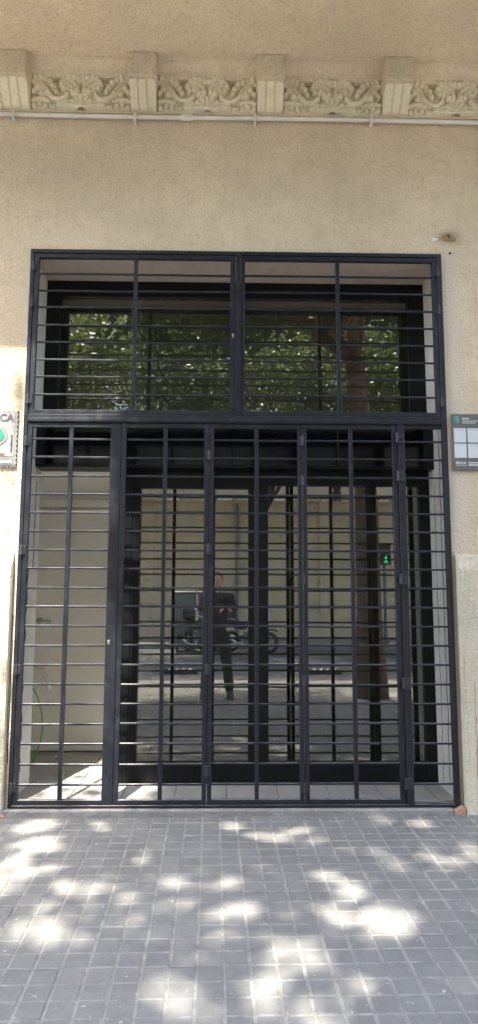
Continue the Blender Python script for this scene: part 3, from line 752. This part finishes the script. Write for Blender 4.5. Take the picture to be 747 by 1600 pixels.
# motorcycle, side on, built at the origin along X
def motorcycle(name, label):
    M_ = thing(name, label, 'motorcycle', (0, 0, 0), 'motorcycles parked across the street')
    for x in (-.68, .70):
        mb = MB(); mb.torus((x, 0, .31), .255, .058, 'y', 30, 8); w = obj('tyre', mb, 'rubber', M_, smooth=True)
        mb = MB(); mb.torus((x, 0, .31), .200, .018, 'y', 26, 6); mb.tube([(x, -.05, .31), (x, .05, .31)], .05, 12)
        for k in range(6):
            a = k*pi/3; mb.tube([(x+.03*cos(a), 0, .31+.03*sin(a)), (x+.195*cos(a), 0, .31+.195*sin(a))], .013, 6)
        obj('rim', mb, 'chrome', w)
        mb = MB(); mb.torus((x, .06, .31), .105, .010, 'y', 22, 4); obj('brake_disc', mb, 'engine_grey', w)
    mb = MB()
    for s_ in (-1, 1): mb.tube([(.70, s_*.075, .31), (.50, s_*.075, .88), (.455, s_*.075, 1.0)], .025, 8)
    obj('fork', mb, 'chrome', M_, smooth=True)
    mb = MB(); mb.tube([(.40, 0, .92), (.1, 0, .62), (-.2, 0, .50), (-.68, 0, .31)], .035, 8); mb.tube([(.40, 0, .90), (-.1, 0, .80), (-.75, 0, .80)], .03, 8); obj('chassis', mb, 'moto_black', M_)
    mb = MB(); mb.box(-.16, .26, -.14, .14, .26, .60); mb.box(.0, .2, -.10, .10, .60, .70)
    for k in range(5): mb.box(-.02, .22, -.155, .155, .50+k*.035, .515+k*.035)
    obj('engine', mb, 'engine_grey', M_, bevel=.015)
    mb = MB(); mb.ball((.18, 0, .86), (.30, .15, .15), 16, 10); obj('tank', mb, 'moto_paint', M_, smooth=True)
    mb = MB(); mb.prism([(-.88,.90),(-.62,.83),(-.12,.78),(.0,.86),(-.30,.89),(-.60,.94),(-.90,.97)], -.13, .13, 'y'); obj('seat', mb, 'moto_black', M_, bevel=.03, segs=2)
    mb = MB(); mb.prism([(-1.0,.84),(-.60,.72),(-.30,.66),(-.10,.76),(-.60,.83),(-.98,.90)], -.11, .11, 'y'); obj('tail_fairing', mb, 'moto_paint', M_, bevel=.02)
    mb = MB(); mb.prism([(.98,.62),(.82,.68),(.60,.66),(.48,.56),(.52,.62),(.66,.70),(.84,.715)], -.07, .07, 'y'); obj('mudguard', mb, 'moto_black', M_, bevel=.01)
    mb = MB(); mb.ball((.58, 0, .98), (.10, .12, .12), 14, 9); hl = obj('headlight', mb, 'moto_black', M_, smooth=True)
    mb = MB(); mb.ball((.64, 0, .98), (.055, .09, .09), 12, 8); obj('lens', mb, 'clear_plastic', hl, smooth=True)
    mb = MB(); mb.prism([(.62,1.06),(.60,1.06),(.44,1.34),(.455,1.345)], -.15, .15, 'y'); obj('windscreen', mb, 'clear_plastic', M_, bevel=.003)
    mb = MB(); mb.tube([(.30, -.36, 1.06), (.38, -.26, 1.08), (.44, -.1, 1.03), (.44, .1, 1.03), (.38, .26, 1.08), (.30, .36, 1.06)], .015, 8); hb = obj('handlebar', mb, 'chrome', M_, smooth=True)
    for s_ in (-1, 1):
        mb = MB(); mb.tube([(.40, s_*.24, 1.08), (.42, s_*.33, 1.22)], .008, 6); mb.ball((.42, s_*.36, 1.26), (.018, .065, .042), 12, 7); obj('mirror', mb, 'chrome', hb, smooth=True)
        mb = MB(); mb.tube([(.34, s_*.30, 1.07), (.27, s_*.42, 1.05)], .02, 8); obj('grip', mb, 'rubber', hb)
    mb = MB(); mb.tube([(.15, .13, .34), (.05, .17, .24), (-.35, .19, .28), (-.45, .20, .33), (-.90, .21, .44)], [.022, .022, .026, .05, .05], 10); obj('exhaust', mb, 'chrome', M_, smooth=True)
    mb = MB(); mb.tube([(-.05, .12, .28), (-.10, .26, -.0)], .012, 6); obj('side_stand', mb, 'engine_grey', M_)
    mb = MB(); mb.box(-1.03, -.98, -.06, .06, .80, .88); obj('tail_light', mb, 'moto_paint', M_, bevel=.01)
    mb = MB(); mb.box(-.98, -.66, -.16, .16, .985, 1.26); obj('top_box', mb, 'moto_black', M_, bevel=.03, segs=2)
    return M_
mt = motorcycle('motorcycle', 'dark motorcycle parked behind the photographer, pointing away from the waste containers')
mt2 = copy_tree(mt); mt2['label'] = 'dark motorcycle standing nearest the waste containers across the street'
mt.location = (.75, -15.6, -.225); mt.rotation_euler = (RAD(3), 0, RAD(38))
mt2.location = (-.75, -15.3, -.225); mt2.rotation_euler = (RAD(3), 0, RAD(62))

# pedestrian signal
TL = thing('pedestrian_signal', 'pedestrian traffic light showing a green walking figure', 'traffic light', (5.2, -17.3, -.1))
mb = MB(); mb.tube([(5.2, -17.3, -.1), (5.2, -17.3, 3.1)], .055, 12); mb.tube([(5.2, -17.3, -.1), (5.2, -17.3, .06)], .12, 12); obj('pole', mb, 'pole_grey', TL)
for k, z in enumerate((2.62, 2.96)):
    mb = MB(); mb.box(5.03, 5.37, -17.22, -17.02, z-.16, z+.16); hd = obj('lamp_housing', mb, 'signal_black', TL, bevel=.02)
    mb = MB(); mb.prism([(5.06, z+.12), (5.34, z+.12), (5.36, z+.14), (5.04, z+.14)], -17.02, -16.84, 'y'); obj('visor', mb, 'signal_black', hd)
    if k == 0:
        mb = MB(); y0 = -17.018; y1 = -17.008
        mb.ball((5.2, -17.01, z+.085), (.024, .008, .024), 12, 8)
        mb.prism([(5.175,z+.058),(5.228,z+.058),(5.232,z-.01),(5.18,z-.01)], y0, y1, 'y')
        mb.prism([(5.18,z-.012),(5.203,z-.012),(5.165,z-.105),(5.14,z-.105)], y0, y1, 'y'); mb.prism([(5.206,z-.012),(5.232,z-.012),(5.262,z-.105),(5.236,z-.105)], y0, y1, 'y')
        mb.prism([(5.17,z+.055),(5.174,z+.02),(5.145,z-.02),(5.132,z-.012)], y0, y1, 'y'); mb.prism([(5.232,z+.055),(5.23,z+.02),(5.262,z-.01),(5.274,z+.0)], y0, y1, 'y')
        obj('green_figure', mb, 'green_light', hd)

# cycle lane separators with white chevrons
for k, (x, lb) in enumerate(((-.95, 'black rubber lane separator with white chevrons, nearest the photographer\'s reflection'), (2.05, 'black rubber lane separator with white chevrons, beside the tree trunk\'s reflection'),
                             (5.05, 'black rubber lane separator with white chevrons, furthest to the right in the reflection'))):
    c = thing('lane_separator', lb, 'lane separator', (x, -9.5, -.225), 'cycle lane separators')
    mb = MB(); prof = [(-.11,-.225),(.11,-.225),(.085,-.15),(.04,-.115),(-.04,-.115),(-.085,-.15)]
    mb.prism([(-9.5+a, b) for a, b in prof], x-.40, x+.40, 'x'); bd = obj('body', mb, 'rubber', c, bevel=.012)
    for q in (-.24, -.10, .04, .18):
        mb = MB(); 
        mb.add([(x+q,-9.404,-.158),(x+q+.05,-9.404,-.158),(x+q+.11,-9.457,-.111),(x+q+.06,-9.457,-.111),(x+q,-9.40,-.150),(x+q+.05,-9.40,-.150),(x+q+.11,-9.455,-.106),(x+q+.06,-9.455,-.106)],
               [(0,3,2,1),(4,5,6,7),(0,1,5,4),(1,2,6,5),(2,3,7,6),(3,0,4,7)]); obj('chevron', mb, 'road_white', bd)

# ================================================================== TREES
LITS = [(0.62,-1.26,.151,.214),(0.6,-1.04,.083,.117),(1.19,-.58,.153,.119),(1.01,-.79,.16,.091),(.77,-.56,.085,.103),(.31,-1.61,.109,.114),(.46,-1.83,.06,.052),(.24,-.27,.183,.1),
        (.18,-1.85,.077,.109),(.32,-1.95,.064,.06),(-.65,-1.04,.082,.077),(-.76,-1.42,.124,.06),(-1.04,-.9,.085,.154),(-.91,-1.36,.058,.063),(-.98,-.46,.097,.081),(-1.09,-.2,.118,.082),
        (-.78,-.19,.119,.072),(-1.09,-.6,.1,.083),(-.2,-1.85,.066,.065),(-.08,-1.95,.106,.05),(.06,-1.26,.049,.067),(.43,-.4,.106,.093),(0.,-.14,.151,.064),
        (.92,-.13,.053,.064),(1.18,-.16,.053,.064),(1.83,1.20,.02,.02),(2.0,1.18,.02,.02)]
def gaps(P):
    """openings in the crowns through which the sun reaches the footway and the left of the facade"""
    gx = P[:,0] + KX*P[:,2]; gy = P[:,1] + KY*P[:,2]
    hit = np.zeros(len(P), bool); rk = np.random.default_rng(3).random(len(P))
    for x, y, a, b in LITS: hit |= (rk < .83) & (((gx-x)/(a*1.3+.02))**2 + ((gy-y)/(b*1.3+.02))**2 < 1)
    edge = -.47 + .07*np.sin(gy*7) + .05*np.sin(gy*17+1)
    hit |= (rk < np.where(gx > -1.3, .95, .78)) & (gx < edge) & (gx > -3.2) & (gy > -.02) & (gy < 1.8)
    return hit
def leaves(C, N, size, seed, up=.55):
    """C centres -> one mesh worth of five-point folded leaves"""
    g = np.random.default_rng(seed); n = len(C)
    nr = g.normal(0, 1, (n,3)); nr[:,2] = np.abs(nr[:,2])+up; nr /= np.linalg.norm(nr, axis=1)[:,None]
    t = g.normal(0, 1, (n,3)); t -= nr*(t*nr).sum(1)[:,None]; t /= np.linalg.norm(t, axis=1)[:,None]; b = np.cross(nr, t)
    s = g.uniform(*size, n)[:,None]
    v = np.empty((n, 6, 3))
    v[:,0] = C - t*s*.55; v[:,1] = C - b*s*.52 - t*s*.05 + nr*s*.10; v[:,2] = C - b*s*.27 + t*s*.28 + nr*s*.03
    v[:,3] = C + t*s*.62 - nr*s*.10; v[:,4] = C + b*s*.27 + t*s*.28 + nr*s*.03; v[:,5] = C + b*s*.52 - t*s*.05 + nr*s*.10
    return v.reshape(-1, 3)
def leaf_mesh(name, C, size, seed, mat):
    v = leaves(C, None, size, seed); n = len(C)
    me = bpy.data.meshes.new(name); me.vertices.add(n*6); me.vertices.foreach_set('co', v.ravel())
    tri = np.array([[0,3,1],[1,3,2],[0,5,3],[5,4,3]]); f = (np.arange(n)[:,None,None]*6 + tri[None]).reshape(-1)
    me.loops.add(len(f)); me.loops.foreach_set('vertex_index', f.astype(np.int32))
    me.polygons.add(n*4); me.polygons.foreach_set('loop_start', np.arange(0, len(f), 3, dtype=np.int32)); me.polygons.foreach_set('loop_total', np.full(n*4, 3, np.int32))
    me.materials.append(MAT[mat]); me.update(); me.validate(); return me
def tree(label, base, lean, h_fork, tr, cc, cr, ncl, per, size, seed, mat='leaf', carve=False, clr=.45, group='street trees'):
    g = np.random.default_rng(seed); rr_ = random.Random(seed)
    t = thing('street_tree', label, 'tree', base, group); b = Vector(base)
    fork = b + Vector((lean[0], lean[1], h_fork))
    mb = MB(); pts = []; rad = []
    for i in range(9):
        q = i/8; p = b.lerp(fork, q) + Vector((.05*sin(q*5+seed), .05*cos(q*4+seed), 0))*q; pts.append(p - Vector((0,0,.05)) if i == 0 else p)
        rad.append(tr*(1.25-.25*min(1, q*5)) if q < .2 else tr*(1-.25*q))
    mb.tube(pts, rad, 14); top = pts[-1]
    # clusters of foliage in the crown volume
    cl = []
    while len(cl) < ncl:
        p = g.uniform(-1, 1, 3); r_ = np.linalg.norm(p)
        if r_ > 1 or (r_ < .55 and g.random() < .45): continue
        cl.append(np.array(cc) + p*np.array(cr)*(1+.12*math.sin(5*p[0]+3*p[1]+seed)))
    cl = np.array(cl)
    limbs = []
    for k in range(8):
        tgt = Vector(cl[rr_.randrange(ncl)]); m1 = top.lerp(tgt, .4) + Vector((rr_.uniform(-.3,.3), rr_.uniform(-.3,.3), .35))
        mb.tube([top, top.lerp(m1, .5)+Vector((0,0,.1)), m1, m1.lerp(tgt, .55), tgt], [tr*.42, tr*.33, tr*.24, tr*.14, tr*.05], 8); limbs.append((m1, tgt))
    for k in range(0, ncl, 2):
        tgt = Vector(cl[k]); a = min((m1.lerp(e, q) for m1, e in limbs for q in (0,.35,.7)), key=lambda w: (w-tgt).length)
        mb.tube([a, a.lerp(tgt, .5)+Vector((0,0,.08)), tgt], [tr*.13, tr*.08, tr*.02], 5)
    tk = obj('trunk', mb, 'bark', t, smooth=True)
    C = np.repeat(cl, per, 0) + g.normal(0, clr, (ncl*per, 3))*np.array([1, 1, .75])
    if carve:
        C = C[~gaps(C)]; gx = C[:,0]+KX*C[:,2]; gy = C[:,1]+KY*C[:,2]
        thin = (np.sin(gx*9.1+gy*4)+np.sin(gy*11.3-gx*3)+np.sin(gx*5+gy*15)) > 1.0
        C = C[~(thin & (gy < 0) & (g.random(len(C)) < np.where(gx > .1, .6, .35)))]
        C = C[(C[:,1] < -1.0 - .0*C[:,2])]
    me = leaf_mesh('crown', C - np.array(base), size, seed, mat); link('crown', me, t)
    return t
T1 = tree('large brown-trunked plane tree on the footway beside the photographer', (2.16, -5.0, ZF-.03), (-.15, .15, 0), 5.0, .20, (.35, -4.8, 7.7), (3.2, 3.8, 2.1), 300, 150, (.085, .15), 5, carve=True, clr=.36, group='trees on the near footway')
for x, s_, lb in ((8.6, 8, 'plane tree on the near footway, right of the photographer\'s tree'), (-6.2, 9, 'plane tree added to shade the near footway, left of the photographer')):
    tree(lb, (x, -6.4, ZF-.03), (.2*(-1 if x > 0 else 1), .1, 0), 4.6, .19, (x, -7.6, 7.8), (3.4, 3.0, 2.2), 110, 75, (.12, .2), s_, carve=True, clr=.42, group='trees on the near footway')  # side crowns added to put the ground towards the kerb in shade
far = tree('leafy tree before the street wall, straight across from the door', (1.2, -17.7, -.12), (0, .4, 0), 4.2, .18, (0.9, -15.6, 8.6), (4.4, 4.8, 3.2), 130, 150, (.09, .16), 21, 'leaf_dark', group='trees across the street')
for x, y, rz, sc, lb in ((-6.8, -17.7, 0.25, 1.05, 'leafy tree before the street wall, left of the drainpipe'), (9.0, -17.7, -0.3, 1.0, 'leafy tree before the street wall, beside the pedestrian signal'),
                         (-14.5, -17.7, 0.5, 1.1, 'leafy tree before the street wall, far to the left'), (16.8, -17.7, -0.6, 1.1, 'leafy tree before the street wall, far to the right'),
                         (-8.0, -28, 3.3, 1.4, 'tall tree rising behind the street wall, left of centre'), (5.6, -27.5, .6, 1.55, 'tall tree rising behind the street wall, right of centre'), (14.0, -28, 2.6, 1.6, 'tall tree rising behind the street wall, at the far right'), (-12.0, -28, 1.6, 1.6, 'tall tree rising behind the street wall, at the far left')):
    o = copy_tree(far); o.location = (x, y, -.12); o.rotation_euler = (0, 0, rz); o.scale = (sc, sc, sc); o['label'] = lb
    if y < -25: o['group'] = 'trees behind the street wall'
mb = MB(); mb.box(1.72, 2.62, -5.45, -4.55, ZF-.1, ZF-.012); struct('tree_pit', mb, 'earth')

# ================================================================== PHOTOGRAPHER
PX, PY, PZ = -.10, -4.86, ZF+.006
def P_(x, y, z): return (PX+x, PY+y, PZ+z)
def skin(chains, name, lvl=1):
    """chains: lists of (point, radius); first point of a later chain may reuse an index of chain 0 by position"""
    verts = []; edges = []; rad = []; idx = {}
    def vid(p, r_):
        k = tuple(round(c, 4) for c in p)
        if k not in idx: idx[k] = len(verts); verts.append(p); rad.append(r_ if hasattr(r_, '__len__') else (r_, r_))
        return idx[k]
    for ch in chains:
        ids = [vid(p, r_) for p, r_ in ch]; edges += [(a, b) for a, b in zip(ids, ids[1:])]
    me = bpy.data.meshes.new(name); me.from_pydata(verts, edges, []); o = bpy.data.objects.new('tmp_'+name, me); COL.objects.link(o)
    o.modifiers.new('s', 'SKIN'); md = o.modifiers.new('u', 'SUBSURF'); md.levels = lvl; md.render_levels = lvl
    if not me.skin_vertices:
        bpy.context.view_layer.objects.active = o
    sv = me.skin_vertices[0].data
    for i, r_ in enumerate(rad): sv[i].radius = r_; sv[i].use_root = (i == 0)
    bpy.context.view_layer.update()
    out = bpy.data.meshes.new_from_object(o.evaluated_get(bpy.context.evaluated_depsgraph_get()))
    bpy.data.objects.remove(o); return out
def bm_join(meshes):
    bm = bmesh.new()
    for me in meshes: bm.from_mesh(me)
    me = bpy.data.meshes.new('j'); bm.to_mesh(me); bm.free(); return me
def remesh(me, vox):
    o = bpy.data.objects.new('tmp_r', me); COL.objects.link(o); md = o.modifiers.new('r', 'REMESH'); md.mode = 'VOXEL'; md.voxel_size = vox
    s_ = o.modifiers.new('s', 'SMOOTH'); s_.factor = .5; s_.iterations = 2
    bpy.context.view_layer.update()
    out = bpy.data.meshes.new_from_object(o.evaluated_get(bpy.context.evaluated_depsgraph_get())); bpy.data.objects.remove(o)
    out.polygons.foreach_set('use_smooth', [True]*len(out.polygons)); return out
PH = CAM + F*-.012                                       # phone back just behind the lens
phc = PH - U2*.055 + R2*.022                             # phone centre; lens sits in its upper corner
sh, el, wr = {}, {}, {}
for s_ in (-1, 1):
    sh[s_] = P_(s_*.185, 0, 1.43); el[s_] = P_(s_*.27, .10, 1.15)
    wr[s_] = tuple(phc - U2*.045 + R2*(s_*.075) - F*.075 - U2*.05)
pel, wai, che, nek, hd0 = P_(0,0,.95), P_(0,.01,1.10), P_(0,.01,1.30), P_(0,.0,1.50), P_(0,.02,1.56)
ch = [[(pel,(.15,.11)), (wai,(.14,.105)), (che,(.165,.115)), (P_(0,0,1.42),(.12,.09)), (nek,.060), (hd0,.055), (P_(0,.02,1.64),.06)]]
for s_ in (-1, 1):
    ch.append([(P_(0,0,1.42),(.12,.09)), (sh[s_],.062), (tuple(Vector(sh[s_]).lerp(Vector(el[s_]), .5)),.052), (el[s_],.043), (tuple(Vector(el[s_]).lerp(Vector(wr[s_]), .4)),.042), (wr[s_],.027)])
    ch.append([(pel,(.15,.11)), (P_(s_*.095,0,.86),.088), (P_(s_*.135,.02,.50),.058), (P_(s_*.155,-.01,.34),.054), (P_(s_*.185,-.02,.09),.036), (P_(s_*.19,.06,.04),.038), (P_(s_*.20,.14,.03),.03)])
body = skin(ch, 'body')
# head with nose, brow, chin and ears
hm_ = MB(); hc = P_(0,.03,1.665)
hm_.ball(hc, (.076,.096,.112), 24, 16); hm_.ball((hc[0],hc[1]+.045,hc[2]-.065), (.052,.048,.052), 16, 10)
hm_.tube([(hc[0],hc[1]+.088,hc[2]+.012), (hc[0],hc[1]+.108,hc[2]-.022), (hc[0],hc[1]+.090,hc[2]-.030)], [.009,.014,.010], 8)
hm_.ball((hc[0],hc[1]+.082,hc[2]-.058), (.026,.016,.010), 10, 6); hm_.ball((hc[0],hc[1]+.080,hc[2]+.028), (.052,.018,.011), 10, 6)
for s_ in (-1, 1): hm_.ball((hc[0]+s_*.080,hc[1]-.005,hc[2]-.008), (.012,.024,.034), 10, 8)
# hands: palm and five curled fingers round the phone edge
hands = []
for s_ in (-1, 1):
    a = R2*s_
    w = Vector(wr[s_]); edge = phc - U2*.04 + a*.042
    palm = edge - F*.022 + a*.012 - U2*.018
    hands.append(skin([[(tuple(w), (.027,.020)), (tuple(w.lerp(palm,.5)), (.034,.018)), (tuple(palm), (.036,.016))]], 'palm'))
    for k in range(4):
        u = U2*(.030-.020*k); L = (.9, 1.0, .95, .78)[k]
        p0 = palm + u + a*.006; p1 = edge + u + a*.012 + F*.006*L; p2 = edge + u - a*.006*L + F*.018; p3 = edge + u - a*.026*L + F*.016
        hands.append(skin([[(tuple(p0), .010), (tuple(p1), .0095), (tuple(p2), .0085), (tuple(p3), .0075)]], 'finger'))
    p0 = palm + U2*.01 - F*.008; p1 = edge + U2*.035 - F*.020 - a*.002; p2 = edge + U2*.052 - F*.018 - a*.018
    hands.append(skin([[(tuple(p0), .013), (tuple(p1), .011), (tuple(p2), .009)]], 'thumb'))
bm_ = bm_join([body, hm_.mesh('head', 'skin')] + hands)
body = remesh(bm_, .0075); body.materials.clear(); body.materials.append(MAT['skin'])
PER_ = thing('person', 'photographer in dark t-shirt and trousers holding up a phone, reflected in the glass', 'person', (PX, PY, PZ))
body.transform(Matrix.Translation((-PX, -PY, -PZ))); link('body', body, PER_)
def cloth(name, chains, mat):
    me = skin(chains, name, 2); me.materials.clear(); me.materials.append(MAT[mat]); me.polygons.foreach_set('use_smooth', [True]*len(me.polygons))
    me.transform(Matrix.Translation((-PX, -PY, -PZ))); return link(name, me, PER_)
c_ = [[(P_(0,0,.93),(.178,.135)), (wai,(.168,.13)), (che,(.185,.135)), (P_(0,0,1.42),(.145,.105)), (P_(0,0,1.475),(.085,.08))]]
for s_ in (-1, 1): c_.append([(P_(0,0,1.42),(.145,.105)), (sh[s_],.084), (tuple(Vector(sh[s_]).lerp(Vector(el[s_]), .5)),.074), (tuple(Vector(sh[s_]).lerp(Vector(el[s_]), .72)),.072)])
cloth('t_shirt', c_, 'shirt')
c_ = [[(P_(0,0,1.0),(.16,.12)), (P_(0,0,.92),(.172,.13))]]
for s_ in (-1, 1): c_.append([(P_(0,0,.92),(.172,.13)), (P_(s_*.10,0,.82),.11), (P_(s_*.135,.02,.50),.082), (P_(s_*.155,-.01,.34),.078), (P_(s_*.185,-.02,.07),.068)])
cloth('trousers', c_, 'trousers')
for s_ in (-1, 1):
    c0 = P_(s_*.19, .05, 0); mb = MB(); vs = []
    for zz, sc, hh in ((0, 1., .0), (.03, 1.02, .0), (.06, .9, .02), (.085, .7, .05), (.11, .5, .08)):
        for k in range(16):
            a_ = 2*pi*k/16; fx = cos(a_)*.052*(1 if sin(a_) < 0 else 1.05)*(.5+.5*sc); fy = sin(a_)*.145*sc - hh*.7
            vs.append((c0[0]+fx, c0[1]+fy, PZ+zz-.004))
    mb.add(vs, [(a_*16+k, a_*16+(k+1)%16, (a_+1)*16+(k+1)%16, (a_+1)*16+k) for a_ in range(4) for k in range(16)] + [tuple(range(16)), tuple(range(64, 80))])
    obj('shoe', mb, 'shoe', PER_, smooth=True)
mb = MB(); mb.ball((hc[0], hc[1]-.016, hc[2]+.022), (.084, .098, .104), 24, 14)
v = [];  # hair cap: keep only the upper and rear part
me = mb.mesh('hair', 'hair', smooth=True); bm = bmesh.new(); bm.from_mesh(me)
bmesh.ops.delete(bm, geom=[q for q in bm.verts if (q.co.z - hc[2] < .035 and q.co.y > hc[1]-.01) or q.co.z - hc[2] < -.045], context='VERTS')
bm.to_mesh(me); bm.free(); me.transform(Matrix.Translation((-PX, -PY, -PZ))); link('hair', me, PER_)
mb = MB()
for s_ in (-1, 1): mb.ball((hc[0]+s_*.031, hc[1]+.086, hc[2]+.008), (.012, .006, .006), 10, 6)
obj('eyes', mb, 'eye', PER_)
# the phone
PHN = thing('smartphone', 'black smartphone held up by the photographer', 'phone', phc)
mb = MB(); mb.box(-.0375, .0375, -.08, .08, -.0042, .0042); me = mb.mesh('phone_case', 'phone_body', bevel=.004, segs=2)
o = link('phone_case', me, PHN); o.rotation_euler = M3.to_euler()
mb = MB(); mb.box(-.033, -.010, .036, .070, -.0065, -.0043)
for y in (.044, .055, .064): mb.tube([(-.0215, y, -.0066), (-.0215, y, -.0075)], .0052, 12)
# lens cluster on the side that faces the door
for q in range(len(mb.v)): x, y, z = mb.v[q]; mb.v[q] = (x, y, z)
me = mb.mesh('lens_cluster', 'phone_body'); o = link('lens_cluster', me, PHN); o.rotation_euler = M3.to_euler()
